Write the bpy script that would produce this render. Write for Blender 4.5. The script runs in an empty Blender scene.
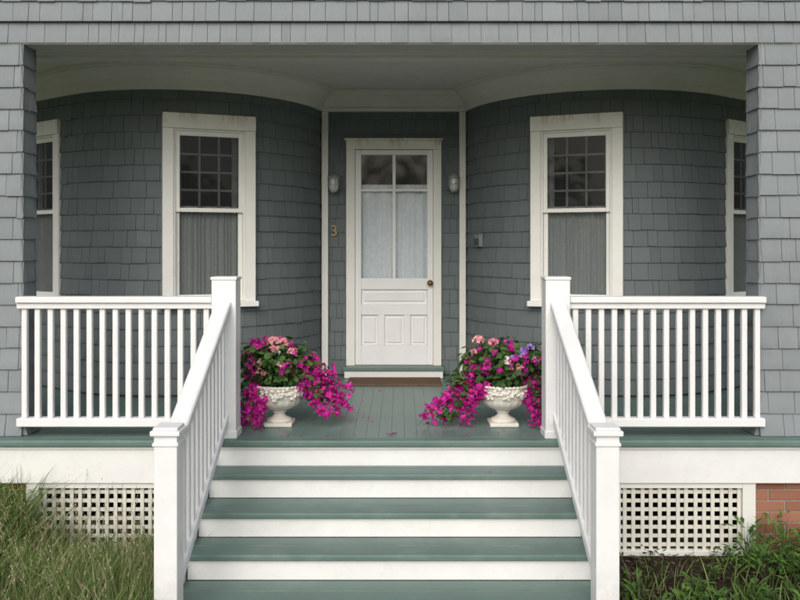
import bpy, math, random
from mathutils import Vector, Matrix
random.seed(7)
R = random.random
def U(a,b): return a+(b-a)*random.random()
scene = bpy.context.scene

# ------------------------------------------------------------------ materials
def new_mat(name):
    m = bpy.data.materials.new(name); m.use_nodes = True
    nt = m.node_tree; nt.nodes.clear()
    out = nt.nodes.new('ShaderNodeOutputMaterial')
    return m, nt, out
def N(nt, t, **kw):
    n = nt.nodes.new(t)
    for k,v in kw.items(): setattr(n,k,v)
    return n
def L(nt,a,b): nt.links.new(a,b)
def coords(nt, scale=(1,1,1)):
    tc = N(nt,'ShaderNodeTexCoord'); mp = N(nt,'ShaderNodeMapping')
    mp.inputs['Scale'].default_value = scale
    L(nt,tc.outputs['Object'],mp.inputs['Vector']); return mp.outputs['Vector'], tc
def noise(nt, vec, scale, detail=4, rough=.6):
    n = N(nt,'ShaderNodeTexNoise'); n.inputs['Scale'].default_value=scale
    n.inputs['Detail'].default_value=detail; n.inputs['Roughness'].default_value=rough
    L(nt,vec,n.inputs['Vector']); return n.outputs['Fac']
def maprange(nt, v, a,b,c=0,d=1):
    n = N(nt,'ShaderNodeMapRange'); 
    for i,x in zip(('From Min','From Max','To Min','To Max'),(a,b,c,d)): n.inputs[i].default_value=x
    L(nt,v,n.inputs['Value']); return n.outputs['Result']
def mix(nt, fac, a, b, mode='MIX'):
    n = N(nt,'ShaderNodeMix', data_type='RGBA', blend_type=mode)
    if isinstance(fac,(int,float)): n.inputs[0].default_value=fac
    else: L(nt,fac,n.inputs[0])
    for i,x in ((6,a),(7,b)):
        if isinstance(x,(tuple,list)): n.inputs[i].default_value=(*x[:3],1)
        else: L(nt,x,n.inputs[i])
    return n.outputs[2]
def mathn(nt, op, a, b=0.0):
    n = N(nt,'ShaderNodeMath', operation=op)
    for i,x in ((0,a),(1,b)):
        if isinstance(x,(int,float)): n.inputs[i].default_value=x
        else: L(nt,x,n.inputs[i])
    return n.outputs[0]
def principled(nt,out,col,rough=.5,bumpsrc=None,bump=.1,dist=.01,spec=.5):
    p = N(nt,'ShaderNodeBsdfPrincipled')
    if isinstance(col,(tuple,list)): p.inputs['Base Color'].default_value=(*col[:3],1)
    else: L(nt,col,p.inputs['Base Color'])
    if isinstance(rough,(int,float)): p.inputs['Roughness'].default_value=rough
    else: L(nt,rough,p.inputs['Roughness'])
    p.inputs['Specular IOR Level'].default_value=spec
    if bumpsrc is not None:
        b = N(nt,'ShaderNodeBump'); b.inputs['Strength'].default_value=bump; b.inputs['Distance'].default_value=dist
        L(nt,bumpsrc,b.inputs['Height']); L(nt,b.outputs[0],p.inputs['Normal'])
    L(nt,p.outputs[0],out.inputs['Surface']); return p
def paint(name, rgb, rough=.5, var=.07, dirt=(.28,.25,.19), dirt_amt=.25, scale=3, bump=.15, grain=(1,1,1), spec=.4, low=None, rust=None):
    m,nt,out = new_mat(name)
    v,tc = coords(nt); vg,_ = coords(nt,grain)
    n1 = noise(nt,v,scale*2,5)
    c = mix(nt, maprange(nt,n1,.3,.7), [x*(1-var) for x in rgb], [min(1,x*(1+var)) for x in rgb])
    n2 = noise(nt,v,scale,8,.75)
    c = mix(nt, maprange(nt,n2,.52,.78,0,dirt_amt), c, dirt)
    n4 = noise(nt,vg,22,6,.8)
    c = mix(nt, maprange(nt,n4,.58,.72,0,dirt_amt*.7), c, dirt)
    if low:
        sp = N(nt,'ShaderNodeSeparateXYZ'); L(nt,tc.outputs['Object'],sp.inputs[0])
        g = maprange(nt,sp.outputs['Z'],low[0],low[1],low[2],0)
        g = mathn(nt,'MULTIPLY',g,maprange(nt,noise(nt,v,14,6),.35,.65))
        c = mix(nt,g,c,(.2,.2,.13))
    if rust:
        sp = N(nt,'ShaderNodeSeparateXYZ'); L(nt,tc.outputs['Object'],sp.inputs[0])
        g = maprange(nt,sp.outputs['Z'],rust[0],rust[1],0,1)
        vs,_ = coords(nt,(1,1,.3))
        g = mathn(nt,'MULTIPLY',g,maprange(nt,noise(nt,vs,11,5,.7),.49,.64,0,.65))
        c = mix(nt,g,c,(.45,.24,.10))
    principled(nt,out,c,maprange(nt,n2,.3,.7,rough-.07,rough+.1),n4,bump,.004,spec)
    return m
def shingle(name, tones, streak=.35, rough=.85, stain=(.10,.10,.085)):
    m,nt,out = new_mat(name)
    at = N(nt,'ShaderNodeAttribute'); at.attribute_name='rnd'
    sp = N(nt,'ShaderNodeSeparateColor'); L(nt,at.outputs['Color'],sp.inputs[0])
    cr = N(nt,'ShaderNodeValToRGB'); L(nt,sp.outputs[0],cr.inputs[0])
    cr.color_ramp.elements[0].color=(*tones[0],1); cr.color_ramp.elements[1].color=(*tones[-1],1)
    for i,t in enumerate(tones[1:-1]):
        e = cr.color_ramp.elements.new((i+1)/(len(tones)-1)); e.color=(*t,1)
    v,tc = coords(nt); vg,_ = coords(nt,(1,1,.09))
    gr = noise(nt,vg,90,5,.7)
    c = mix(nt, maprange(nt,gr,.3,.75,.0,streak), cr.outputs[0], stain)
    bg = noise(nt,v,1.7,7,.7)
    c = mix(nt, maprange(nt,bg,.5,.75,0,.35), c, stain)
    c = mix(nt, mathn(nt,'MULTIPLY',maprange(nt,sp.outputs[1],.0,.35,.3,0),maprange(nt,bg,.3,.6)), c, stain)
    principled(nt,out,c,rough,gr,.4,.004,.25)
    return m
def simple(name,rgb,rough=.6,spec=.4,metal=0,var=.15,scale=20,bump=.2):
    m,nt,out=new_mat(name); v,tc=coords(nt); n=noise(nt,v,scale,5)
    c=mix(nt,maprange(nt,n,.3,.7),[x*(1-var) for x in rgb],[min(1,x*(1+var)) for x in rgb])
    p=principled(nt,out,c,rough,n,bump,.004,spec); p.inputs['Metallic'].default_value=metal
    return m
def leafmat(name, c1, c2, trans=.3, rough=.55):
    m,nt,out=new_mat(name)
    at = N(nt,'ShaderNodeAttribute'); at.attribute_name='rnd'
    sp = N(nt,'ShaderNodeSeparateColor'); L(nt,at.outputs['Color'],sp.inputs[0])
    c=mix(nt,sp.outputs[0],c1,c2)
    p=principled(nt,out,c,rough,None,0,0,.3)
    if trans>0:
        t=N(nt,'ShaderNodeBsdfTranslucent'); L(nt,c,t.inputs[0])
        ms=N(nt,'ShaderNodeMixShader'); ms.inputs[0].default_value=trans
        L(nt,p.outputs[0],ms.inputs[1]); L(nt,t.outputs[0],ms.inputs[2]); L(nt,ms.outputs[0],out.inputs['Surface'])
    return m
def glassmat(name, tint, screen=0.0, refl=1.0, rough=.03):
    m,nt,out=new_mat(name)
    tr=N(nt,'ShaderNodeBsdfTransparent'); tr.inputs[0].default_value=(*tint,1)
    sh=tr.outputs[0]
    if screen>0:
        d=N(nt,'ShaderNodeBsdfDiffuse'); d.inputs[0].default_value=(.06,.065,.065,1)
        ms=N(nt,'ShaderNodeMixShader'); ms.inputs[0].default_value=screen
        L(nt,sh,ms.inputs[1]); L(nt,d.outputs[0],ms.inputs[2]); sh=ms.outputs[0]
    g=N(nt,'ShaderNodeBsdfGlossy'); g.inputs['Roughness'].default_value=rough
    fr=N(nt,'ShaderNodeFresnel'); fr.inputs[0].default_value=1.5
    v,tc=coords(nt); n=noise(nt,v,2.5,2)
    b=N(nt,'ShaderNodeBump'); b.inputs['Strength'].default_value=.1; b.inputs['Distance'].default_value=.01; L(nt,n,b.inputs['Height']); L(nt,b.outputs[0],g.inputs['Normal'])
    f=mathn(nt,'MULTIPLY',fr.outputs[0],refl)
    ms=N(nt,'ShaderNodeMixShader'); L(nt,f,ms.inputs[0]); L(nt,sh,ms.inputs[1]); L(nt,g.outputs[0],ms.inputs[2])
    L(nt,ms.outputs[0],out.inputs['Surface']); return m

M={}
M['white']=paint('white_paint',(.82,.82,.82),.42,.03,dirt_amt=.08)
M['riser']=paint('riser_white_paint',(.81,.81,.79),.45,.04,dirt_amt=.28)
M['newel']=paint('newel_white_paint',(.82,.82,.82),.42,.03,dirt_amt=.10,low=(-.77,-.3,.6))
M['trim']=paint('trim_cream_paint',(.76,.75,.71),.5,.04,dirt_amt=.18)
M['wintrim']=paint('window_trim_paint',(.80,.79,.75),.5,.04,dirt_amt=.12,rust=(2.26,2.37))
M['doortrim']=paint('door_trim_paint',(.78,.77,.72),.5,.04,dirt_amt=.14,rust=(2.18,2.29))
M['door']=paint('door_white_paint',(.80,.80,.79),.4,.03,dirt_amt=.06,bump=.08)
M['floor']=paint('porch_floor_green',(.138,.208,.186),.36,.10,dirt=(.25,.29,.27),dirt_amt=.45,scale=1.6,grain=(1,.08,1),bump=.2)
M['tread']=paint('tread_green',(.118,.186,.165),.42,.12,dirt=(.25,.28,.265),dirt_amt=.6,scale=2.2,grain=(.08,1,1),bump=.3)
M['ceil']=paint('ceiling_cream',(.76,.735,.695),.55,.05,dirt_amt=.18)
M['soffit']=paint('soffit_grey',(.52,.52,.51),.6,.06,dirt_amt=.3)
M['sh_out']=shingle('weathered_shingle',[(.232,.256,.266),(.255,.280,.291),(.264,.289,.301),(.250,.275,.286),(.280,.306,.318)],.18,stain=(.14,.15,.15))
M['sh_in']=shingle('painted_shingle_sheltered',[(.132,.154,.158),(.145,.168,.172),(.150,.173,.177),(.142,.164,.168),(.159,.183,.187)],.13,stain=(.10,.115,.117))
M['under']=simple('sheathing_dark',(.06,.067,.068),.9)
M['brick']=leafmat('brick_faces',(.22,.085,.055),(.36,.17,.11),0,.85)
M['mortar']=simple('mortar',(.34,.31,.27),.95,.1,0,.15,40,.6)
M['dark']=simple('crawlspace_shade',(.012,.012,.012),.9,.1)  # near-black colour carries the shade of the crawl space
M['lat']=paint('lattice_paint',(.68,.66,.59),.6,.08,dirt_amt=.6,scale=5)
M['glass']=glassmat('screened_glass',(.62,.65,.65),.30,.4)
M['dglass']=glassmat('door_glass',(.90,.93,.94),0,1.15,.05)
M['muntin']=simple('muntin_grey',(.42,.42,.40),.6)
M['curtain']=simple('lace_curtain',(.78,.79,.78),.9,.1,0,.10,60)
M['dcurtain']=simple('door_sheer_curtain',(.72,.75,.77),.9,.1,0,.08,30)
M['room']=simple('unlit_room_dark',(.06,.055,.05),.9,.1)  # darkness of the unlit rooms put into the colour
M['brass']=simple('brass',(.35,.24,.10),.35,.5,.9)
M['metal']=simple('lamp_metal',(.33,.34,.33),.5,.5,.4)
M['jar']=simple('lamp_frosted_glass',(.50,.53,.52),.2,.6)
M['gold']=simple('number_ochre',(.38,.24,.08),.5,.5,.2)
M['mat']=simple('coir_mat',(.15,.10,.07),.95,.05,0,.4,120,.8)
M['urn']=paint('urn_stone',(.74,.71,.64),.7,.06,dirt=(.36,.30,.22),dirt_amt=.45,scale=9)
M['soil']=simple('potting_soil',(.03,.022,.016),.95,.05)
M['leaf']=leafmat('geranium_leaf',(.03,.08,.02),(.14,.27,.06))
M['stem']=leafmat('stem',(.05,.08,.03),(.09,.10,.04))
M['mag']=leafmat('magenta_petal',(.50,.012,.27),(.84,.05,.48),.35)
M['pink']=leafmat('pink_petal',(.80,.27,.32),(.90,.54,.56),.3)
M['mauve']=leafmat('mauve_petal',(.30,.20,.66),(.58,.46,.85),.3)
M['cream']=leafmat('white_petal',(.62,.60,.52),(.85,.84,.78),.2)
M['grass']=leafmat('grass_blade',(.08,.15,.033),(.28,.38,.12),.4)
M['straw']=leafmat('straw_blade',(.34,.31,.18),(.52,.46,.29),.3)
M['weed']=leafmat('weed_leaf',(.045,.11,.023),(.15,.28,.055),.35)
M['mulchchip']=leafmat('mulch_chip',(.03,.02,.014),(.13,.09,.06),0,.9)
M['box']=simple('grey_box',(.22,.23,.22),.5)
M['concrete']=simple('concrete',(.36,.35,.32),.9,.2,0,.12,8,.4)
M['bark']=simple('bark',(.09,.07,.05),.95,.1,0,.3,8,.6)
M['roof']=simple('asphalt_roof',(.09,.09,.09),.95,.1,0,.3,25,.5)
def groundmat(name,a,b,c3,scale=5):
    m,nt,out=new_mat(name); v,tc=coords(nt)
    n=noise(nt,v,scale,9,.75); n2=noise(nt,v,.35,5)
    c=mix(nt,maprange(nt,n,.35,.65),a,b); c=mix(nt,maprange(nt,n2,.45,.7,0,.6),c,c3)
    principled(nt,out,c,.95,n,.8,.05,.1); return m
M['ground']=groundmat('ground_soil_grass',(.045,.06,.022),(.12,.15,.055),(.11,.12,.055),9)
M['mulch']=groundmat('mulch_soil',(.02,.014,.010),(.075,.052,.036),(.05,.035,.025),30)

# ------------------------------------------------------------------ mesh builder
class MB:
    def __init__(s): s.v=[];s.f=[];s.m=[];s.c=[];s.mats=[];s.T=lambda p:p; s.sm=[]
    def mi(s,m):
        if m not in s.mats: s.mats.append(m)
        return s.mats.index(m)
    def add(s,pts,faces,mat,col=None,smooth=False):
        o=len(s.v); s.v+= [tuple(s.T(p)) for p in pts]; k=s.mi(mat)
        for fi,f in enumerate(faces):
            s.f.append([o+i for i in f]); s.m.append(k); s.sm.append(smooth); s.c.append(col)
    def hexa(s,p,mat,col=None):
        s.add(p,[(0,3,2,1),(4,5,6,7),(0,1,5,4),(1,2,6,5),(2,3,7,6),(3,0,4,7)],mat,col)
    def box(s,x0,x1,y0,y1,z0,z1,mat,col=None):
        s.hexa([(x0,y0,z0),(x1,y0,z0),(x1,y1,z0),(x0,y1,z0),(x0,y0,z1),(x1,y0,z1),(x1,y1,z1),(x0,y1,z1)],mat,col)
    def slope(s,x0,x1,ya,za0,za1,yb,zb0,zb1,mat):
        s.hexa([(x0,ya,za0),(x1,ya,za0),(x1,yb,zb0),(x0,yb,zb0),(x0,ya,za1),(x1,ya,za1),(x1,yb,zb1),(x0,yb,zb1)],mat)
    def lathe(s,prof,c,seg,mat,smooth=True,lobes=0,lamp=0):
        pts=[];n=len(prof)
        for j in range(seg):
            a=2*math.pi*j/seg
            for (r,z,*w) in prof:
                k=1+(lamp*math.cos(a*lobes) if (lobes and w and w[0]) else 0)
                pts.append((c[0]+r*k*math.cos(a),c[1]+r*k*math.sin(a),c[2]+z))
        fs=[]
        for j in range(seg):
            for i in range(n-1):
                a=j*n+i;b=((j+1)%seg)*n+i
                fs.append((a,b,b+1,a+1))
        s.add(pts,fs,mat,None,smooth)
    def blob(s,c,r,mat,seg=7,rings=4):
        pts=[];c=Vector(c); q=Matrix.Rotation(U(0,6),3,Vector((R(),R(),R()+.1)))
        for i in range(rings+1):
            p=math.pi*i/rings
            for j in range(seg):
                a=2*math.pi*j/seg
                pts.append(c+q@Vector((r[0]*math.sin(p)*math.cos(a),r[1]*math.sin(p)*math.sin(a),r[2]*math.cos(p))))
        s.add(pts,[(i*seg+j,i*seg+(j+1)%seg,(i+1)*seg+(j+1)%seg,(i+1)*seg+j) for i in range(rings) for j in range(seg)],mat,None,True)
    def tube(s,path,r0,r1,mat,seg=6,col=None):
        pts=[];n=len(path)
        for i,p in enumerate(path):
            p=Vector(p); d=(Vector(path[min(i+1,n-1)])-Vector(path[max(i-1,0)])).normalized()
            u=d.orthogonal().normalized(); w=d.cross(u); r=r0+(r1-r0)*i/max(1,n-1)
            for j in range(seg):
                a=2*math.pi*j/seg; pts.append(p+u*r*math.cos(a)+w*r*math.sin(a))
        fs=[(i*seg+j,i*seg+(j+1)%seg,(i+1)*seg+(j+1)%seg,(i+1)*seg+j) for i in range(n-1) for j in range(seg)]
        s.add(pts,fs,mat,col,True)
    def sweep(s,path,prof,mat,smooth=False):
        pts=[(x+nx*o,y+ny*o,z) for (x,y,nx,ny) in path for (o,z) in prof]; n=len(prof)
        fs=[(i*n+j,(i+1)*n+j,(i+1)*n+j+1,i*n+j+1) for i in range(len(path)-1) for j in range(n-1)]
        s.add(pts,fs,mat,None,smooth)
    def leaf(s,c,nrm,up,l,w,mat,col,n=4,cup=.15):
        nrm=nrm.normalized(); u=(up-nrm*up.dot(nrm))
        u=u.normalized() if u.length>1e-4 else nrm.orthogonal().normalized(); t=nrm.cross(u)
        if n==4: pts=[c-u*l*.5,c+t*w*.5+nrm*cup*w,c+u*l*.5,c-t*w*.5+nrm*cup*w]; s.add(pts,[(0,1,2),(0,2,3)],mat,col)
        else:
            pts=[c]+[c+u*math.cos(2*math.pi*k/n)*l*.5*(1 if k%2 else .86)+t*math.sin(2*math.pi*k/n)*w*.5*(1 if k%2 else .86)+nrm*cup*l for k in range(n)]
            s.add(pts,[(0,1+k,1+(k+1)%n) for k in range(n)],mat,col)
    def make(s,name,parent=None,bevel=0,seg=2,loc=None):
        me=bpy.data.meshes.new(name); me.from_pydata(s.v,[],s.f)
        for m in s.mats: me.materials.append(M[m])
        me.polygons.foreach_set('material_index',s.m); me.polygons.foreach_set('use_smooth',s.sm)
        if any(c is not None for c in s.c):
            ca=me.color_attributes.new('rnd','FLOAT_COLOR','CORNER'); buf=[]
            for f,c in zip(s.f,s.c):
                if isinstance(c,list):
                    for k in range(len(f)): cc=c[k%len(c)]; buf+= [cc[0],cc[1],0,1]
                else:
                    c=.5 if c is None else c
                    buf+= [c,1,0,1]*len(f)
            ca.data.foreach_set('color',buf)
        me.update()
        ob=bpy.data.objects.new(name,me); scene.collection.objects.link(ob)
        if loc: ob.location=loc
        if parent: ob.parent=parent
        if bevel:
            b=ob.modifiers.new('Bevel','BEVEL'); b.width=bevel; b.segments=seg; b.limit_method='ANGLE'; b.angle_limit=math.radians(40)
        return ob
def empty(name,loc=(0,0,0),parent=None):
    e=bpy.data.objects.new(name,None); scene.collection.objects.link(e); e.location=loc; e.empty_display_size=.2
    if parent: e.parent=parent
    return e

# ------------------------------------------------------------------ shingles
def shingles(mb,P,s0,s1,z0,z1,course,openings,mat,wmin=.075,wmax=.17,ob=.016,gap=.003,flare=None):
    n=int(math.ceil((z1-z0)/course-1e-6))
    for i in range(n):
        zb0=z0+i*course; zt=min(zb0+course,z1); s=s0-U(0,wmax); ph=U(0,6)
        while s<s1:
            w=U(wmin,wmax) if R()<.8 else U(wmin*.7,wmin*1.2)
            a=max(s,s0); b=min(s+w-gap,s1); s+=w
            if b-a<.012: continue
            jit=U(-.003,.003)+.0035*math.sin(a*1.7+ph); col=min(1,max(0,random.gauss(.5,.27))); oj=ob+U(-.003,.003)
            if R()<.04: jit-=U(.002,.007)
            rects=[(a,b,zb0,zt)]
            for (u0,u1,v0,v1) in openings:
                nr=[]
                for (ra,rb,rc,rd) in rects:
                    if rb<=u0 or ra>=u1 or rd<=v0 or rc>=v1: nr.append((ra,rb,rc,rd)); continue
                    if ra<u0: nr.append((ra,u0,rc,rd))
                    if rb>u1: nr.append((u1,rb,rc,rd))
                    ca,cb=max(ra,u0),min(rb,u1)
                    if rc<v0: nr.append((ca,cb,rc,v0))
                    if rd>v1: nr.append((ca,cb,v1,rd))
                rects=nr
            for (ra,rb,rc,rd) in rects:
                if rb-ra<.006 or rd-rc<.006: continue
                zl=rc+(jit if rc==zb0 and i>0 else 0)
                for (u0,u1,v0,v1) in openings:
                    if rb>u0+.001 and ra<u1-.001 and zl<v1 and rc>=v1: zl=v1
                def off(z): return oj-(oj-.004)*(z-zb0)/course
                ol,oh=off(rc),off(rd)
                fl=(lambda z: flare(z)) if flare else (lambda z:0)
                ol+=fl(rc); oh+=fl(rd)
                h0=(rc-zb0)/course; h1=(rd-zb0)/course
                if rd==zt and i<n-1: rd+=.008
                p=[(*P(ra,ol),zl),(*P(rb,ol),zl),(*P(rb,oh),rd),(*P(ra,oh),rd),(*P(ra,0),zl),(*P(rb,0),zl),(*P(rb,0),rd),(*P(ra,0),rd)]
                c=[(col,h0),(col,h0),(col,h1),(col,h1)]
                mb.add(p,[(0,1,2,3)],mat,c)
                mb.add(p,[(4,5,1,0),(4,0,3,7),(1,5,6,2)],mat,[(col,0)]*4)
def line(x0,y0,x1,y1):
    d=math.hypot(x1-x0,y1-y0); tx,ty=(x1-x0)/d,(y1-y0)/d; nx,ny=ty,-tx
    return (lambda s,o:(x0+tx*s+nx*o,y0+ty*s+ny*o)), d

house=empty('shingle_house')
# ------------------------------------------------------------------ bays: round towards the door, straight on the outer side
RB=1.30; YC=8.12; ZT=2.59; ZC=2.77
TH=math.radians(20.7); TS=math.radians(36); LS=1.30
HW=.36
def bay(xc,sg):
    def base(s):
        q=s*sg
        if q>TS*RB:
            e=q-TS*RB; x=RB*math.sin(TS)+e*math.cos(TS); y=-RB*math.cos(TS)+e*math.sin(TS); t=TS
        else:
            t=q/RB; x=RB*math.sin(t); y=-RB*math.cos(t)
        return xc+sg*x, YC+y, sg*math.sin(t), -math.cos(t)
    def P(s,o):
        x,y,nx,ny=base(s); return (x+nx*o,y+ny*o)
    TE=math.asin(1.285/RB)
    sa,sb=sorted((-sg*TE*RB, sg*(TS*RB+LS)))
    w1=-sg*TH*RB; w2=sg*(TS*RB+.165+.385)
    ops=[(w-.378,w+.378,.765,2.364) for w in (w1,w2)]
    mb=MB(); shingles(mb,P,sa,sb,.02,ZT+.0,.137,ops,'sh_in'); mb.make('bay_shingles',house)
    mb=MB(); brk=sorted([sa,sb,w1-HW,w1+HW,w2-HW,w2+HW]); an=[]
    for a,b in zip(brk,brk[1:]):
        k=max(1,int((b-a)/.12)); an+= [(a+(b-a)*i/k,a+(b-a)*(i+1)/k) for i in range(k)]
    for a,b in an:
        mid=(a+b)/2; inwin=any(abs(mid-w)<HW for w in (w1,w2))
        for z0,z1,op in ((-.05,.78,0),(.78,2.33,1),(2.33,2.9,0)):
            if op and inwin: continue
            mb.add([(*P(a,0),z0),(*P(b,0),z0),(*P(b,0),z1),(*P(a,0),z1)],[(0,1,2,3)],'under')
    mb.make('bay_sheathing',house)
    mb=MB(); path=[base(sa+(sb-sa)*i/56) for i in range(57)]
    mb.sweep(path,[(.0,ZT-.03),(.035,ZT-.03),(.04,ZT+.03),(.045,ZT+.035),(.05,ZT+.06),(.075,ZT+.10),(.115,ZT+.125),(.13,ZT+.14),(.13,ZT+.155),(.155,ZT+.16),(.155,ZC)],'ceil')
    mb.make('bay_crown_moulding',house)
    window(base(w1),.022); window(base(w2),.004)
def window(b,inset):
    cx,cy,nx,ny=b; n=(nx,ny); t=(-ny,nx)
    T=lambda p:(cx+t[0]*p[0]-n[0]*(p[1]+inset), cy+t[1]*p[0]-n[1]*(p[1]+inset), p[2])
    e=empty('bay_window',parent=house)
    mb=MB(); mb.T=T; W=.385
    z0,z1=.79,2.24
    mb.box(-W,-W+.088,-.035,.10,z0,z1,'wintrim'); mb.box(W-.088,W,-.035,.10,z0,z1,'wintrim')
    mb.box(-W,W,-.046,.10,z1,2.366,'wintrim')
    mb.box(-W-.02,W+.02,-.075,.10,.745,z0,'wintrim')
    mb.box(-W+.088,-W+.105,-.02,.06,z0,z1,'wintrim'); mb.box(W-.105,W-.088,-.02,.06,z0,z1,'wintrim'); mb.box(-W+.105,W-.105,-.02,.06,z1-.017,z1,'wintrim')
    mb.make('casing',e,bevel=.004)
    mb=MB(); mb.T=T; A=W-.105
    def sash(o,za,zb,rb,rt):
        mb.box(-A,-A+.036,o,o+.03,za,zb,'wintrim'); mb.box(A-.036,A,o,o+.03,za,zb,'wintrim')
        mb.box(-A+.036,A-.036,o,o+.03,za,za+rb,'wintrim'); mb.box(-A+.036,A-.036,o,o+.03,zb-rt,zb,'wintrim')
    sash(-.005,1.545,2.223,.035,.04); sash(.026,.79,1.58,.06,.034)
    mb.make('sashes',e,bevel=.003)
    mb=MB(); mb.T=T; B=A-.036
    for k in (1,2):
        u=-B+2*B*k/3; mb.box(u-.009,u+.009,.022,.032,1.58,2.183,'muntin')
    for k in (1,2,3):
        z=1.58+.603*k/4; mb.box(-B,B,.0235,.0305,z-.009,z+.009,'muntin')
    mb.make('muntins',e)
    mb=MB(); mb.T=T
    mb.add([(-B,.012,1.58),(B,.012,1.58),(B,.012,2.183),(-B,.012,2.183)],[(0,1,2,3)],'glass')
    mb.add([(-B,.036,.85),(B,.036,.85),(B,.036,1.546),(-B,.036,1.546)],[(0,1,2,3)],'glass')
    mb.make('glass_panes',e)
    mb=MB(); mb.T=T; pts=[];nn=90; ph=U(0,6)
    for i in range(nn+1):
        u=-B-.02+(2*B+.04)*i/nn; o=.085+(.012+.006*math.sin(i*.17+ph))*math.sin(i*1.0+ph+math.sin(i*.31+ph)*1.8)
        pts+= [(u,o,.80),(u,o*.97+.003,1.60)]
    mb.add(pts,[(2*i,2*i+2,2*i+3,2*i+1) for i in range(nn)],'curtain',None,True)
    for sgn in (-1,1):
        pts=[];nn2=16
        for i in range(nn2+1):
            u=sgn*(B+.02-.05*i/nn2); o=.16+.016*math.sin(i*1.3)
            pts+= [(u,o,1.60),(u,o,2.25)]
        mb.add(pts,[(2*i,2*i+2,2*i+3,2*i+1) for i in range(nn2)],'curtain',None,True)
    mb.make('curtains',e)
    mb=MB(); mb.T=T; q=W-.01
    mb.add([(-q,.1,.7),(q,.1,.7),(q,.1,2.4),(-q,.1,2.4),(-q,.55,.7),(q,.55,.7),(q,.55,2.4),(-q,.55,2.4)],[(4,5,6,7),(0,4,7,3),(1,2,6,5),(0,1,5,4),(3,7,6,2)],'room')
    mb.make('dark_room_box',e)  # shallow dark box standing in for the unlit room
bay(-2.0,-1); bay(2.0,1)
XO=2.0+RB*math.sin(TS)+LS*math.cos(TS); YO=YC-RB*math.cos(TS)+LS*math.sin(TS)

# ------------------------------------------------------------------ alcove wall with door
YW=7.96
mb=MB(); P,d=line(-.715,YW,.715,YW)
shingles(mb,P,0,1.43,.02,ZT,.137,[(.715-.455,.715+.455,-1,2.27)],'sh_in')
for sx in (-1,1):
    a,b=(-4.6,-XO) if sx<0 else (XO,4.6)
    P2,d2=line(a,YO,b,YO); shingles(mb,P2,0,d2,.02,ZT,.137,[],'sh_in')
mb.make('entry_wall_shingles',house)
mb=MB()
mb.box(-.73,-.40,YW,YW+.1,-.05,2.9,'under'); mb.box(.40,.73,YW,YW+.1,-.05,2.9,'under'); mb.box(-.40,.40,YW,YW+.1,2.2,2.9,'under')
mb.box(-4.6,-XO,YO,YO+.1,-.05,2.9,'under'); mb.box(XO,4.6,YO,YO+.1,-.05,2.9,'under')
mb.make('entry_wall_sheathing',house)
mb=MB()
for sx in (-1,1):
    x=sx*.664; mb.box(x-.031,x+.031,YW-.06,YW+.02,0,ZT-.03,'trim')
mb.box(-.74,.74,YW-.045,YW+.02,ZT-.03,ZC-.03,'ceil'); mb.box(-.76,.76,YW-.09,YW-.045,ZC-.055,ZC-.002,'ceil')
mb.box(-.74,.74,YW-.068,YW-.045,ZT-.03,ZT,'ceil')
mb.make('entry_trim',house,bevel=.004)
door=empty('front_door',parent=house)
mb=MB()
mb.box(-.46,-.375,YW-.045,YW+.05,.0,2.195,'doortrim'); mb.box(.375+.005,.46,YW-.045,YW+.05,.0,2.195,'doortrim')
mb.box(-.46,.46,YW-.048,YW+.05,2.195,2.28,'doortrim'); mb.box(-.475,.475,YW-.07,YW-.01,2.28,2.30,'doortrim')
mb.make('door_casing',door,bevel=.004)
mb=MB(); y0,y1=YW-.030,YW+.0; D='door'; XL,XR=-.373,.378; gl,gr=-.315,.322
mb.box(XL,gl,y0,y1,.112,2.19,D); mb.box(gr,XR,y0,y1,.112,2.19,D)
mb.box(gl,gr,y0,y1,2.143,2.19,D); mb.box(gl,gr,y0,y1,.84,.95,D); mb.box(gl,gr,y0,y1,.595,.70,D); mb.box(gl,gr,y0,y1,.112,.30,D)
for x0,x1 in ((-.155,-.09),(.097,.162)): mb.box(x0,x1,y0,y1,.30,.595,D)
mb.box(gl,gr,y0+.024,y1+.01,.30,.84,D)
for a,b,c,dd in ((gl+.028,gr-.028,.728,.812),(gl+.026,-.181,.328,.567),(-.064,.071,.328,.567),(.188,gr-.026,.328,.567)):
    mb.box(a,b,y0+.010,y0+.03,c,dd,D)
mb.box(-.012,.018,y0+.002,y1,.95,2.143,D)
mb.box(gl,-.012,y0+.004,y1,1.79,1.812,D); mb.box(.018,gr,y0+.004,y1,1.79,1.812,D)
mb.make('door_slab',door,bevel=.004)
mb=MB(); yg=YW-.012
mb.add([(gl,yg,.95),(gr,yg,.95),(gr,yg,2.143),(gl,yg,2.143)],[(0,1,2,3)],'dglass'); mb.make('door_glass_panes',door)
mb=MB(); pts=[]; nn=60
for i in range(nn+1):
    u=-.33+.66*i/nn; o=YW+.05+.008*math.sin(i*1.25+math.sin(i*.3)*2); pts+= [(u,o,.93),(u,o,1.86)]
mb.add(pts,[(2*i,2*i+2,2*i+3,2*i+1) for i in range(nn)],'dcurtain',None,True); mb.make('door_curtain',door)
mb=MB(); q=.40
mb.add([(-q,YW+.02,.0),(q,YW+.02,.0),(q,YW+.02,2.25),(-q,YW+.02,2.25),(-q,YW+.7,.0),(q,YW+.7,.0),(q,YW+.7,2.25),(-q,YW+.7,2.25)],[(4,5,6,7),(0,4,7,3),(1,2,6,5),(0,1,5,4),(3,7,6,2)],'room'); mb.make('dark_room_box',door)  # dark box in place of the unlit hall behind the door
mb=MB(); 
mb.T=lambda p:(.35+p[0],YW-.030-p[2],.905+p[1])
mb.lathe([(0,.0),(.028,.0),(.028,.004),(.011,.008),(.010,.03),(.024,.038),(.029,.05),(.024,.062),(.0,.068)],(0,0,0),16,'brass'); 
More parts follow.
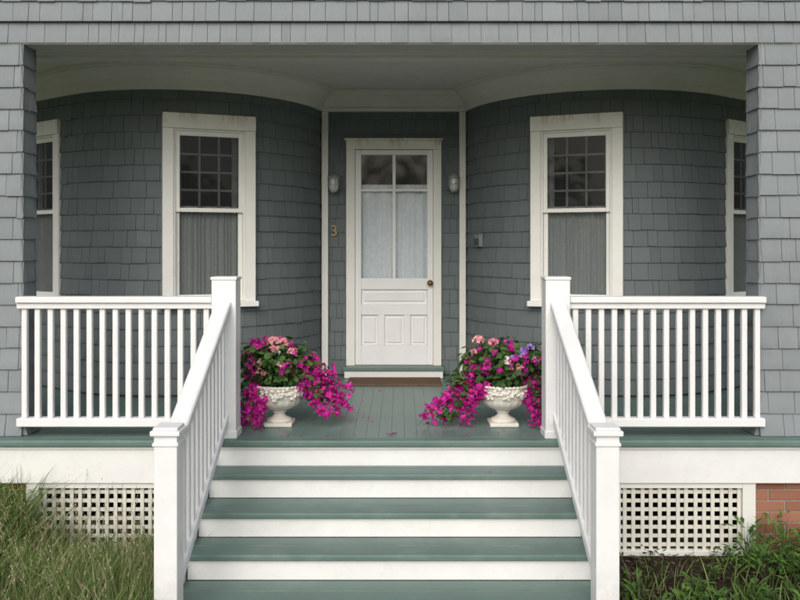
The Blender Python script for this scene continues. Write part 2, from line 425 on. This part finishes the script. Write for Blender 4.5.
mb.make('door_knob',door)
mb=MB(); mb.box(-.47,.47,YW-.16,YW-.07,.003,.075,'trim'); mb.box(-.48,.48,YW-.18,YW-.0,.075,.11,'tread'); mb.make('door_sill_step',door,bevel=.005)
mb=MB(); mb.box(-.42,.44,7.38,7.76,.001,.020,'mat'); mb.make('door_mat',bevel=.004)

def lantern(x,z):
    mb=MB(); yb=YW-.016
    mb.T=lambda p:(x+p[0],yb-p[2],z+.05+p[1])
    mb.lathe([(0,0),(.045,0),(.045,.012),(.03,.02),(0,.02)],(0,0,0),16,'metal')
    mb.T=lambda p:(x+p[0],yb-p[1],z+p[2])
    mb.tube([(0,.015,.05),(0,.05,.075),(0,.085,.085),(0,.10,.07)],.009,.009,'metal')
    mb.lathe([(0,.082),(.02,.080),(.034,.066),(.058,.046),(.060,.036),(.045,.034),(0,.034)],(0,.10,0),20,'metal')
    mb.lathe([(.040,.034),(.045,.01),(.047,-.03),(.042,-.065),(.026,-.09),(0,-.096)],(0,.10,0),20,'jar')
    for k in range(6):
        a=k*math.pi/3+.2
        mb.tube([(.048*math.cos(a),.10+.048*math.sin(a),.034),(.052*math.cos(a),.10+.052*math.sin(a),-.03),(.030*math.cos(a),.10+.030*math.sin(a),-.092),(0,.10,-.105)],.0025,.0025,'metal',5)
    mb.lathe([(.050,-.018),(.053,-.021),(.050,-.024)],(0,.10,0),20,'metal')
    mb.make('wall_lantern')
lantern(-.575,1.87); lantern(.575,1.875)
cu=bpy.data.curves.new('house_number','FONT'); cu.body='3'; cu.size=.15; cu.extrude=.004; cu.bevel_depth=.001
tmp=bpy.data.objects.new('tmpnum',cu); scene.collection.objects.link(tmp)
bpy.context.view_layer.update()
me=bpy.data.meshes.new_from_object(tmp.evaluated_get(bpy.context.evaluated_depsgraph_get())); bpy.data.objects.remove(tmp)
hn=bpy.data.objects.new('house_number',me); scene.collection.objects.link(hn); me.materials.clear(); me.materials.append(M['gold'])
hn.rotation_euler=(math.pi/2,0,0); hn.location=(-.615,YW-.026,1.36)
a=math.radians(-65); bx=2+(RB+.02)*math.sin(a); by=YC-(RB+.02)*math.cos(a)
mb=MB(); t=(math.cos(a),math.sin(a)); n=(math.sin(a),-math.cos(a))
mb.T=lambda p:(bx+t[0]*p[0]-n[0]*p[1], by+t[1]*p[0]-n[1]*p[1], p[2])
mb.box(-.045,.045,-.04,.0,1.255,1.37,'box'); mb.box(-.03,.03,-.055,-.04,1.27,1.33,'under'); mb.box(-.05,.05,-.05,.0,1.37,1.378,'box')
mb.make('outlet_box',bevel=.004)

# ------------------------------------------------------------------ ceiling, beam, upper wall
YF=5.45; ZB=2.605; XE=4.1
mb=MB(); y=5.70
while y<8.4:
    mb.box(-4.6,4.6,y,y+.078,ZC,ZC+.015,'ceil'); y+=.080
mb.box(-4.6,4.6,5.6,8.5,ZC+.012,ZC+.03,'under'); mb.make('porch_ceiling',house,bevel=.002,seg=1)
mb=MB()
mb.box(-XE,XE,5.685,5.74,ZB+.01,ZC-.002,'ceil'); mb.box(-XE,XE,5.74,5.80,ZC-.05,ZC-.003,'ceil')
mb.box(-XE,XE,6.40,6.54,ZC-.045,ZC-.002,'ceil'); mb.box(-XE,XE,6.36,6.40,ZC-.022,ZC-.002,'ceil')
mb.box(-XE,XE,6.54,6.58,ZC-.022,ZC-.002,'ceil')
mb.make('ceiling_mouldings',house,bevel=.005)
mb=MB(); mb.box(-XE,XE,YF+.006,5.685,ZB,ZB+.15,'soffit'); mb.box(-XE,XE,YF-.008,YF+.006,ZB-.008,ZB+.02,'soffit'); mb.make('porch_beam_soffit',house,bevel=.003)
mb=MB()
P,d=line(-XE,YF,XE,YF)
shingles(mb,P,0,d,ZB,ZB+.14,.14,[],'sh_out',.07,.15,.02)
P3,d3=line(-XE,YF-.014,XE,YF-.014)
shingles(mb,P3,0,d3,ZB+.14,ZB+.14+.135*20,.135,[],'sh_out',.07,.15,.02)
mb.make('upper_wall_shingles',house)
mb=MB(); mb.box(-XE,XE,YF+.001,5.684,ZB+.15,ZB+2.9,'under'); mb.box(-XE,XE,YF-.012,YF+.0,ZB+.142,ZB+2.9,'under'); mb.make('upper_wall_sheathing',house)
mb=MB()
mb.box(-XE,-XE+.1,5.69,14,ZC+.05,ZB+2.9,'sh_out'); mb.box(XE-.1,XE,5.69,14,ZC+.05,ZB+2.9,'sh_out')
mb.box(-4.7,-4.6,YO,14,-.77,ZB+2.9,'sh_out'); mb.box(4.6,4.7,YO,14,-.77,ZB+2.9,'sh_out'); mb.box(-4.7,4.7,14,14.1,-.77,ZB+2.9,'sh_out')
mb.make('house_body_walls',house)
mb=MB(); zr=ZB+2.9
mb.add([(-5.1,5.0,zr),(5.1,5.0,zr),(5.1,14.5,zr),(-5.1,14.5,zr),(-5.1,9.7,zr+3),(5.1,9.7,zr+3)],[(0,1,5,4),(3,4,5,2),(0,4,3),(1,2,5),(0,3,2,1)],'roof'); mb.make('roof',house)

def column(x0,x1):
    mb=MB(); y0,y1=YF+.0,YF+.175
    prm=[(x0,y0,x1,y0),(x1,y0,x1,y1),(x1,y1,x0,y1),(x0,y1,x0,y0)]
    fl=lambda z: .028*max(0,1-z/.32)**2
    for i,(a,b,c,dd) in enumerate(prm):
        P,d=line(a,b,c,dd); ext=.016
        shingles(mb,P,-ext,d+ext,.004,ZB-.002,.1445,[],'sh_out',.09,.22,.018,flare=fl)
    mb.box(x0+.002,x1-.002,y0+.002,y1-.002,0.001,ZB-.001,'under')
    mb.make('porch_column',house)
column(-3.0,-2.455); column(2.455,3.0); column(-4.1,-3.7); column(3.7,4.1)

# ------------------------------------------------------------------ floor
mb=MB(); x=-4.1
while x<4.1:
    mb.box(x,x+.0850,5.385,8.3,-.03+U(0,.0012)-.001,U(-.0005,.0005),'floor'); x+=.0855
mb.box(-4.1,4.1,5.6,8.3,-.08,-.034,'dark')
mb.make('porch_floor_boards',house,bevel=.0012,seg=1)
mb=MB(); mb.box(-4.12,4.12,5.29,5.382,-.042,.002,'tread'); mb.make('porch_floor_nosing',house,bevel=.012,seg=3)
mb=MB(); mb.box(-4.1,4.1,5.33,5.36,-.285,-.043,'riser'); mb.box(-4.1,4.1,5.318,5.33,-.064,-.043,'riser')
mb.make('porch_fascia',house,bevel=.003)
ZG=-.77
mb=MB(); lat=[(-2.38,-1.46),(1.46,2.38)]
def brickrun(x0,x1):
    mb.box(x0,x1,5.392,5.5,ZG-.05,-.285,'mortar'); r=0; z=ZG
    while z<-.30:
        x=x0-(.11 if r%2 else 0)
        while x<x1:
            a,b=max(x,x0),min(x+.205,x1)
            if b-a>.02: mb.box(a,b,5.383+U(-.002,.002),5.40,z,min(z+.062,-.287),'brick',R())
            x+=.215
        z+=.072; r+=1
brickrun(-4.1,-2.38); brickrun(-1.46,-1.0); brickrun(1.0,1.46); brickrun(2.38,4.1)
mb.box(-4.1,4.1,6.1,6.2,ZG,-.08,'dark'); mb.make('brick_foundation',house,bevel=.002,seg=1)  # the near-black sheet stands in for shade behind the lattice
for (a,b) in lat:
    e=empty('lattice_panel'); mb=MB(); zt,zb=-.288,ZG+.005; fr=.085
    l,r=(a+.04,b-fr) if a>0 else (a+fr,b-.04)
    mb.box(a,l,5.345,5.395,zb,zt,'trim'); mb.box(r,b,5.345,5.395,zb,zt,'trim')
    mb.box(l,r,5.347,5.395,zt-.035,zt,'trim'); mb.box(l,r,5.347,5.395,zb,zb+.035,'trim'); mb.make('frame',e,bevel=.003)
    mb=MB(); x=l+.02; 
    while x<r-.024: 
        q=U(-.003,.003); mb.box(x+q,x+q+.024,5.366,5.373,zb+.035,zt-.035,'lat'); x+=.0575
    z=zb+.055
    while z<zt-.06: mb.box(l,r,5.3745,5.381,z,z+.024,'lat'); z+=.0575
    mb.make('slats',e)
# ------------------------------------------------------------------ stairs
st=empty('porch_steps')
ys=[5.29,5.11,4.84,4.58,4.32]; zs=[0,-.165,-.32,-.47,-.62]
mbt=MB(); mbr=MB(); W=1.145
for k in range(1,5):
    back=(ys[k-1]+.028) if k>1 else 5.325
    m=ys[k]+.145
    mbt.box(-W,W,ys[k],min(m,back-.02),zs[k]-.036,zs[k],'tread')
    if m<back-.03: mbt.box(-W,W,m+.003,back,zs[k]-.036,zs[k]-.001,'tread')
    zn=zs[k+1] if k<4 else ZG
    mbr.box(-W+.01,W-.01,ys[k]+.028,ys[k]+.05,zn,zs[k]-.037,'riser')
mbt.make('treads',st,bevel=.010,seg=3); mbr.make('risers',st,bevel=.002)
mb=MB()
for sx in (-1,1):
    x0,x1=(W,W+.03) if sx>0 else (-W-.03,-W)
    pr=[(5.328,-.05),(5.328,ZG),(4.33,ZG),(4.33,-.64),(5.02,-.205)]
    mb.add([(x0,*p) for p in pr]+[(x1,*p) for p in pr],[(0,1,2,3,4),(9,8,7,6,5)]+[(i,i+5,(i+1)%5+5,(i+1)%5) for i in range(5)],'riser')
mb.make('side_skirts',st)
def porch_rail(x0,x1):
    mb=MB(); yc=5.42
    mb.box(x0,x1,yc-.055,yc+.055,.885,.925,'white'); mb.box(x0,x1,yc-.035,yc+.035,.845,.885,'white')
    mb.box(x0,x1,yc-.04,yc+.04,.07,.125,'white')
    n=int(round((x1-x0)/.083)); st_=(x1-x0)/n
    for i in range(n):
        x=x0+(i+.5)*st_; mb.box(x-.018,x+.018,yc-.018,yc+.018,.125,.845,'white')
    mb.make('porch_railing',bevel=.005)
porch_rail(-2.46,-1.175); porch_rail(1.175,2.46)
porch_rail(-3.72,-2.98); porch_rail(2.98,3.72)
def stair_rail(sx):
    e=empty('stair_railing'); cx=sx*1.09
    mb=MB()
    w=.08; mb.box(cx-w,cx+w,5.345,5.505,.002,1.035,'newel'); mb.box(cx-w-.006,cx+w+.006,5.339,5.511,1.035,1.056,'newel')
    mb.box(cx-w-.007,cx+w+.007,5.338,5.512,.002,.05,'newel')
    w=.058; cb=cx+(0 if sx>0 else -.012)
    mb.box(cb-w,cb+w,4.06,4.184,ZG,.315,'newel'); 
    mb.box(cb-w-.007,cb+w+.007,4.053,4.191,.262,.28,'newel')
    mb.box(cb-w-.016,cb+w+.016,4.044,4.200,.315,.34,'newel'); mb.box(cb-w-.004,cb+w+.004,4.056,4.188,.34,.356,'newel')
    mb.make('newel_posts',e,bevel=.005)
    mb=MB(); ya,yb=4.184,5.345; za,zb=.275,.875
    mb.slope(cx-.052,cx+.052,ya,za-.03,za+.03,yb,zb-.03,zb+.03,'white')
    mb.make('handrail',e,bevel=.016,seg=3)
    mb=MB(); mb.slope(cx-.035,cx+.035,ya,za-.07,za-.0305,yb,zb-.07,zb-.0305,'white')
    dz=-.735
    mb.slope(cx-.035,cx+.035,ya,za+dz-.03,za+dz+.03,yb,zb+dz-.03,zb+dz+.03,'white')
    n=12
    for i in range(n):
        y=ya+(yb-ya)*(i+.5)/n; f0=(y-.018-ya)/(yb-ya); f1=(y+.018-ya)/(yb-ya)
        z0,z1=za+(zb-za)*f0,za+(zb-za)*f1
        mb.slope(cx-.018,cx+.018,y-.018,z0+dz+.03,z0-.07,y+.018,z1+dz+.03,z1-.07,'white')
    mb.make('balusters',e,bevel=.003)
stair_rail(-1); stair_rail(1)

# ------------------------------------------------------------------ urns
def rv(): 
    return Vector((random.gauss(0,1),random.gauss(0,1),random.gauss(0,1))).normalized()
def flower(mb,c,size,mat,nrm=None):
    nrm=(nrm or rv()); col=R()
    u=nrm.orthogonal().normalized(); w=nrm.cross(u); k=random.choice((3,4,5)); a0=U(0,6)
    for i in range(k):
        a=a0+2*math.pi*i/k; dd=u*math.cos(a)+w*math.sin(a)
        mb.leaf(c+dd*size*.42+nrm*size*.1,nrm-dd*.5,dd,size*.95,size*.8,mat,min(1,max(0,col+U(-.25,.25))),4,.12)
def urn(x,y,spec):
    e=empty('flower_urn',(x,y,0)); KZ=.90
    mb=MB(); mb.box(-.10,.10,-.10,.10,.0015,.028,'urn'); mb.make('plinth',e,bevel=.006)
    mb=MB(); mb.T=lambda p:(p[0],p[1],.003+p[2]*KZ)
    mb.lathe([(0,.028),(.088,.028),(.092,.038),(.080,.05),(.055,.062),(.040,.08),(.038,.092),(.05,.102),(.052,.11),(.045,.115),(.085,.128,1),(.128,.152,1),(.150,.178,1),(.156,.20,1),(.158,.212),(.164,.22),(.170,.25),(.168,.285),(.178,.30),(.186,.312),(.183,.322),(.170,.318),(.16,.29),(.14,.28)],(0,0,0),72,'urn',True,18,.022)
    mb.lathe([(.16,.29),(0,.30)],(0,0,0),24,'soil')
    for i in range(240):
        a=2*math.pi*i/240+U(-.03,.03); z=.268+.022*math.sin(a*9)+U(-.034,.030); r=.172+U(-.003,.010)
        s=U(.008,.019); mb.blob((r*math.cos(a),r*math.sin(a),z),(s*U(.8,1.3),s*U(.7,1),s*U(.7,1.1)),'urn')
    for i in range(40):
        a=2*math.pi*i/40; mb.blob((.183*math.cos(a),.183*math.sin(a),.314),(.013,.013,.010),'urn',7,4)
    mb.make('urn_bowl',e)
    g=MB(); f=MB()
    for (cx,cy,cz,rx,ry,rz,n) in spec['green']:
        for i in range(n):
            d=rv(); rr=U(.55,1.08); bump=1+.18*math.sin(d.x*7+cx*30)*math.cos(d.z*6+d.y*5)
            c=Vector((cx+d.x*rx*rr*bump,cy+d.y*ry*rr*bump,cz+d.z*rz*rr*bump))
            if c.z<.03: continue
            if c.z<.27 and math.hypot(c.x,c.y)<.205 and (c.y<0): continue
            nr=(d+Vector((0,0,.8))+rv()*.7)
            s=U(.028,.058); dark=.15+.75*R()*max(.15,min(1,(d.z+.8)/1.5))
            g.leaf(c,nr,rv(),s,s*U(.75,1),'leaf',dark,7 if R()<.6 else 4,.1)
        for i in range(n//14):
            d=rv(); d.z=abs(d.z); g.tube([(cx*.4,cy*.4,.29),(cx+d.x*rx*.5,cy+d.y*ry*.5,cz+d.z*rz*.3),(cx+d.x*rx,cy+d.y*ry,cz+d.z*rz)],.003,.0015,'stem',4,.5)
    cx,cy,cz,rx,ry,rz,n=spec['green'][0]
    for i in range(spec['loose']):
        d=rv(); d.y=-abs(d.y); d.z=d.z*.8+.15
        c=Vector((cx+d.x*rx*1.08,cy+d.y*ry*1.08,cz+d.z*rz*1.08)); side=abs(d.x)>.4
        mt='mag' if (side or R()<.55) else random.choice(('pink','pink','mauve' if x>0 else 'pink','cream'))
        for k in range(random.randint(2,5)): flower(f,c+rv()*.019,U(.015,.028),mt,d+rv()*.7)
    for (tx,ty,tz,n,sc,lift) in spec['sprays']:
        p0=Vector((tx*.25,ty*.25,.30)); p2=Vector((tx,ty,tz)); p1=(p0+p2)*.5+Vector((0,0,lift))
        pts=[p0*(1-t)**2+p1*2*t*(1-t)+p2*t*t for t in [k/8 for k in range(9)]]
        g.tube(pts,.003,.0012,'stem',4,.4)
        for i in range(int(n*1.65)):
            t=U(.35,1.02)**.8; t=min(t,1); c=p0*(1-t)**2+p1*2*t*(1-t)+p2*t*t
            c=c+rv()*sc*U(.1,1.25); c.z=max(c.z,.012)
            flower(f,c,U(.019,.036),'mag')
            if R()<.26: 
                c2=c+rv()*.03; c2.z=max(.012,c2.z); g.leaf(c2,rv()+Vector((0,-.4,.5)),rv(),U(.025,.045),U(.015,.026),'leaf',R())
    for (cx,cy,cz,r,mt,n) in spec['heads']:
        if cz>.35: g.tube([(cx*.6,cy*.6,.35),(cx,cy,cz)],.003,.002,'stem',4,.6)
        for i in range(n):
            d=rv(); d.z=abs(d.z)*.9-.15; flower(f,Vector((cx,cy,cz))+d*r,U(.016,.024),mt,d+rv()*.3)
    g.make('foliage',e); f.make('blooms',e)
urn(-.79,5.78,dict(loose=36,
  green=[(-.02,0,.45,.24,.21,.155,600),(-.19,.02,.43,.13,.13,.15,230),(.17,-.02,.39,.13,.14,.14,220),(-.22,-.06,.24,.07,.08,.14,90),(.28,-.02,.24,.10,.1,.10,100),(.0,-.14,.34,.16,.06,.05,100)],
  sprays=[(.34,-.05,.30,34,.06,.10),(.42,-.03,.16,42,.06,.12),(.48,.0,.13,34,.05,.16),(.34,-.12,.10,38,.05,.10),(.30,-.06,.38,36,.05,.06),(.26,-.1,.20,28,.05,.06),(.40,.05,.26,30,.05,.14),(.27,.0,.47,24,.04,.02),(.38,-.05,.36,20,.05,.08),(.22,-.14,.30,22,.04,.04),(.52,-.02,.20,12,.05,.18),(.20,-.10,.42,14,.04,.02),(.44,-.08,.07,14,.05,.14),
          (-.22,-.12,.04,44,.05,.12),(-.19,-.17,.07,36,.045,.12),(-.26,-.06,.12,36,.05,.10),(-.13,-.19,.03,30,.04,.16),(-.23,-.05,.36,26,.045,.1),(-.17,0,.60,18,.04,.02),(-.24,-.02,.50,24,.04,.02),(-.10,.02,.62,12,.04,.0),(-.20,-.03,.56,20,.05,.02),(-.20,-.14,.24,24,.045,.06),(-.10,-.22,.015,14,.04,.14)],
  heads=[(-.02,-.12,.595,.042,'pink',36),(.04,-.10,.59,.034,'pink',24),(.11,-.13,.53,.030,'pink',16),(.0,-.17,.53,.02,'cream',10),(-.12,-.17,.45,.026,'pink',12)]))
urn(.785,5.78,dict(loose=38,
  green=[(.02,0,.45,.25,.21,.145,620),(-.20,0,.41,.13,.13,.15,220),(.20,-.02,.42,.11,.13,.16,220),(-.30,-.05,.26,.10,.10,.12,120),(.25,-.07,.22,.07,.08,.16,90),(-.38,-.05,.10,.10,.08,.06,70),(.0,-.14,.34,.16,.06,.05,100)],
  sprays=[(-.32,-.08,.10,38,.05,.14),(-.28,-.12,.04,42,.05,.12),(-.38,-.05,.18,36,.05,.14),(-.55,-.06,.06,28,.05,.12),(-.25,-.14,.18,36,.05,.08),(-.30,-.06,.30,36,.05,.1),(-.46,-.1,.03,24,.05,.12),(-.24,-.1,.40,26,.05,.05),(-.34,-.08,.24,30,.05,.1),(-.60,-.12,.02,12,.05,.14),
          (.25,-.10,.05,44,.045,.12),(.26,-.06,.16,44,.05,.10),(.27,-.04,.26,40,.05,.08),(.22,-.14,.02,38,.04,.14),(.26,.0,.38,28,.045,.05),(-.20,-.16,.24,20,.04,.05),(.22,-.12,.30,24,.04,.04)],
  heads=[(-.18,-.08,.60,.036,'pink',28),(-.08,-.10,.59,.030,'pink',20),(.12,-.14,.53,.030,'mauve',24),(.18,-.1,.555,.022,'mauve',12),(-.22,-.1,.52,.022,'pink',12),(.05,-.16,.49,.022,'mauve',10),(.21,-.12,.47,.026,'cream',8)]))
mb=MB()
for i in range(60):
    x=random.choice((-.5,.45))+random.gauss(0,.25); y=U(5.40,6.2)
    mb.leaf(Vector((x,y,.006)),Vector((U(-.2,.2),U(-.2,.2),1)),rv(),U(.015,.03),U(.012,.02),'mag',R())
for (x,y) in ((-.01,5.45),(.02,5.47),(-.12,7.1),(.31,5.9)):
    for k in range(3): mb.leaf(Vector((x+U(-.015,.015),y,.008)),Vector((U(-.4,.4),U(-.4,.4),1)),rv(),.035,.025,'mag',R())
mb.leaf(Vector((.62,5.15,-.16)),Vector((.1,0,1)),rv(),.04,.02,'mag',.8)
mb.make('fallen_petals')

# ------------------------------------------------------------------ ground & vegetation
mb=MB(); mb.add([(-400,-400,ZG),(400,-400,ZG),(400,400,ZG),(-400,400,ZG)],[(0,1,2,3)],'ground'); mb.make('ground')
mb=MB(); mb.box(-1.0,1.0,-20,4.045,ZG-.02,ZG+.012,'concrete'); mb.make('concrete_path',bevel=.006)
mb=MB(); nx,ny=40,30
pts=[(1.19+2.9*i/nx,3.6+1.74*j/ny,ZG+.004+(.03*R() if 0<i<nx and 0<j<ny else 0)) for j in range(ny+1) for i in range(nx+1)]
mb.add(pts,[(j*(nx+1)+i,j*(nx+1)+i+1,(j+1)*(nx+1)+i+1,(j+1)*(nx+1)+i) for j in range(ny) for i in range(nx)],'mulch',None,True); mb.make('planting_bed_soil')
mb=MB()
for i in range(5200):
    x=U(1.2,4.0); y=U(3.65,5.33)
    mb.leaf(Vector((x,y,ZG+U(.015,.045))),rv()+Vector((0,0,1.4)),rv(),U(.02,.06),U(.008,.02),'mulchchip',R()**1.5,4,.1)
mb.make('wood_mulch')
def blade(mb,x,y,h,w,mat,col,lean=None,z=ZG,droop=None,seg=4):
    a=U(0,6.283); ln=(U(.1,.75) if lean is None else lean)*h; dx,dy=math.cos(a)*ln,math.sin(a)*ln
    ta=U(0,3.14); tx,ty=math.cos(ta)*w*.5,math.sin(ta)*w*.5; dr=U(0,.25)*h if droop is None else droop*h
    pts=[]
    for k in range(seg):
        t=k/seg; px,py=x+dx*t*t,y+dy*t*t; pz=z+h*t-dr*t*t*t; s=1-.6*t*t
        pts+= [(px-tx*s,py-ty*s,pz),(px+tx*s,py+ty*s,pz)]
    pts.append((x+dx,y+dy,z+h-dr))
    fs=[(2*k,2*k+1,2*k+3,2*k+2) for k in range(seg-1)]+[(2*seg-2,2*seg-1,2*seg)]
    mb.add(pts,fs,mat,col)
mb=MB()
for i in range(10500):
    x=U(-3.0,-1.19); y=U(3.45,5.33)
    cl=.5+.5*math.sin(x*5.1+1.3)*math.cos(y*4.3+x*2); 
    h=U(.14,.38)*(.68+.6*cl)*(1.35 if x<-2.1 else 1)*(1.15 if y<4.5 else .9)
    st_=R()<.12
    blade(mb,x,y,h,U(.003,.0095),'straw' if st_ else 'grass',min(1,R()*.75+.3*cl))
for i in range(420):
    x=U(-3.0,-1.22); y=U(3.5,5.2); h=U(.36,.56); a=U(0,6.28); l=U(.05,.22)
    top=Vector((x+math.cos(a)*l,y+math.sin(a)*l,ZG+h)); mid=Vector((x+math.cos(a)*l*.3,y+math.sin(a)*l*.3,ZG+h*.6))
    mb.tube([(x,y,ZG),mid,top],.0012,.0008,'straw',3,R())
    for k in range(9):
        c=top+(top-mid).normalized()*(-.05+.012*k)+rv()*.006
        mb.leaf(c,rv(),(top-mid),.016,.005,'straw',R())
for i in range(1700):
    blade(mb,U(-3.05,-2.30),U(4.9,5.32),U(.40,.68),U(.005,.011),'grass',R())
for i in range(5000):
    x=U(-7,7); y=U(-1,5.3)
    if -1.25<x<1.25 or (-3.0<x<-1.19 and y>3.45) or (1.19<x<4.1 and y>3.6) : continue
    blade(mb,x,y,U(.1,.25),U(.005,.01),'grass',R(),seg=3)
for i in range(1000):
    x=U(1.2,3.2); y=3.6+R()**1.7*1.4
    blade(mb,x,y,U(.10,.26),U(.004,.009),'grass',R())
mb.make('grass')
mb=MB()
def weed(x,y,h,n,lw,col0):
    for k in range(n):
        a=U(0,6.28); r=U(.02,.12)*h/.2; z=ZG+U(.25,1)*h
        c=Vector((x+math.cos(a)*r,y+math.sin(a)*r,z)); d=Vector((math.cos(a),math.sin(a),U(-.3,.7)))
        mb.leaf(c,Vector((-math.cos(a)*.4,-math.sin(a)*.4,1))+rv()*.3,d,U(.7,1.2)*lw*2.4,lw,'weed',min(1,max(0,col0+U(-.35,.35))),4,.15)
    for k in range(3):
        a=U(0,6.28); mb.tube([(x,y,ZG),(x+math.cos(a)*.03,y+math.sin(a)*.03,ZG+h*.95)],.002,.001,'stem',4,.5)
for i in range(95):
    x=U(1.25,3.6); y=U(4.2,5.3); dens=(.4 if x<2.0 else .9)
    if R()>dens and y>4.6: continue
    weed(x,y,U(.07,.2),int(U(14,28)),U(.012,.03),U(.2,.9))
for i in range(36): weed(U(2.2,3.0),U(4.75,5.3),U(.12,.32),28,U(.014,.028),U(.3,.9))
for i in range(26): weed(U(1.25,2.6),U(4.25,4.75),U(.06,.16),22,U(.014,.026),U(.3,.9))
for i in range(22): weed(U(-1.7,-1.22),U(4.3,5.2),U(.1,.26),20,U(.012,.02),U(.0,.5))
for i in range(34): weed(U(-3.0,-2.42),U(5.1,5.3),U(.40,.54),34,U(.014,.026),U(.1,.7))
for (px,py,h,n) in ((2.25,5.1,.26,26),(2.7,5.15,.3,30),(-2.6,5.15,.58,30),(-2.8,5.2,.58,30),(-2.5,5.2,.5,26),(-2.45,5.0,.42,16),(2.0,4.6,.2,24),(2.5,4.7,.24,28),(1.7,4.55,.16,18),(1.45,4.45,.16,14)):
    for k in range(n): blade(mb,px+U(-.05,.05),py+U(-.05,.05),h*U(.6,1.05),U(.009,.016),'weed',R(),U(.2,.7),seg=6)
mb.make('garden_weeds')

mb=MB()  # unseen trees, added behind the camera to darken the reflections in the glass
for t in range(26):
    tx=-62+t*5+U(-1.5,1.5); ty=-42+U(-4,4); hh=U(6,10)
    mb.tube([(tx,ty,ZG),(tx+U(-.3,.3),ty,ZG+hh*.4),(tx+U(-.6,.6),ty,ZG+hh*.8)],.28,.08,'bark',7)
    for k in range(5): mb.tube([(tx,ty,ZG+hh*(.3+.08*k)),(tx+U(-2,2),ty+U(-2,2),ZG+hh*(.5+.08*k))],.09,.03,'bark',5)
    for i in range(300):
        d=rv(); rr=U(.5,1.1); c=Vector((tx+d.x*3.2*rr,ty+d.y*2.6*rr,ZG+hh*.58+d.z*hh*.42*rr))
        mb.leaf(c,rv(),rv(),U(.5,.9),U(.4,.7),'leaf',R())
mb.make('reflection_trees')

# ------------------------------------------------------------------ light
w=bpy.data.worlds.new('World'); scene.world=w; w.use_nodes=True; nt=w.node_tree; nt.nodes.clear()
sky=N(nt,'ShaderNodeTexSky'); sky.sky_type='NISHITA'; sky.sun_disc=False
EL,AZ=math.radians(36),math.radians(190)
sky.sun_elevation=EL; sky.sun_rotation=AZ; sky.air_density=1.2; sky.dust_density=4; sky.ozone_density=1
hs=N(nt,'ShaderNodeHueSaturation'); hs.inputs['Saturation'].default_value=.5
bg=N(nt,'ShaderNodeBackground'); bg.inputs[1].default_value=.15; o=N(nt,'ShaderNodeOutputWorld')
L(nt,sky.outputs[0],hs.inputs['Color']); L(nt,hs.outputs[0],bg.inputs[0]); L(nt,bg.outputs[0],o.inputs[0])
sd=bpy.data.lights.new('sun','SUN'); sd.energy=1.2; sd.angle=math.radians(60); sd.color=(1,.985,.975)
so=bpy.data.objects.new('sun',sd); scene.collection.objects.link(so)
dirv=Vector((math.sin(AZ)*math.cos(EL),math.cos(AZ)*math.cos(EL),math.sin(EL)))
so.rotation_euler=dirv.to_track_quat('Z','Y').to_euler(); so.location=dirv*30
scene.view_settings.view_transform='Standard'; scene.view_settings.look='None'; scene.view_settings.exposure=0

cd=bpy.data.cameras.new('camera'); cam=bpy.data.objects.new('camera',cd); scene.collection.objects.link(cam)
cam.location=(.06,0,1.25); cam.rotation_euler=(math.pi/2,0,0); cd.sensor_width=36; cd.lens=36.9; cd.shift_y=-.066; cd.clip_end=2000; cd.clip_start=.05
scene.camera=cam
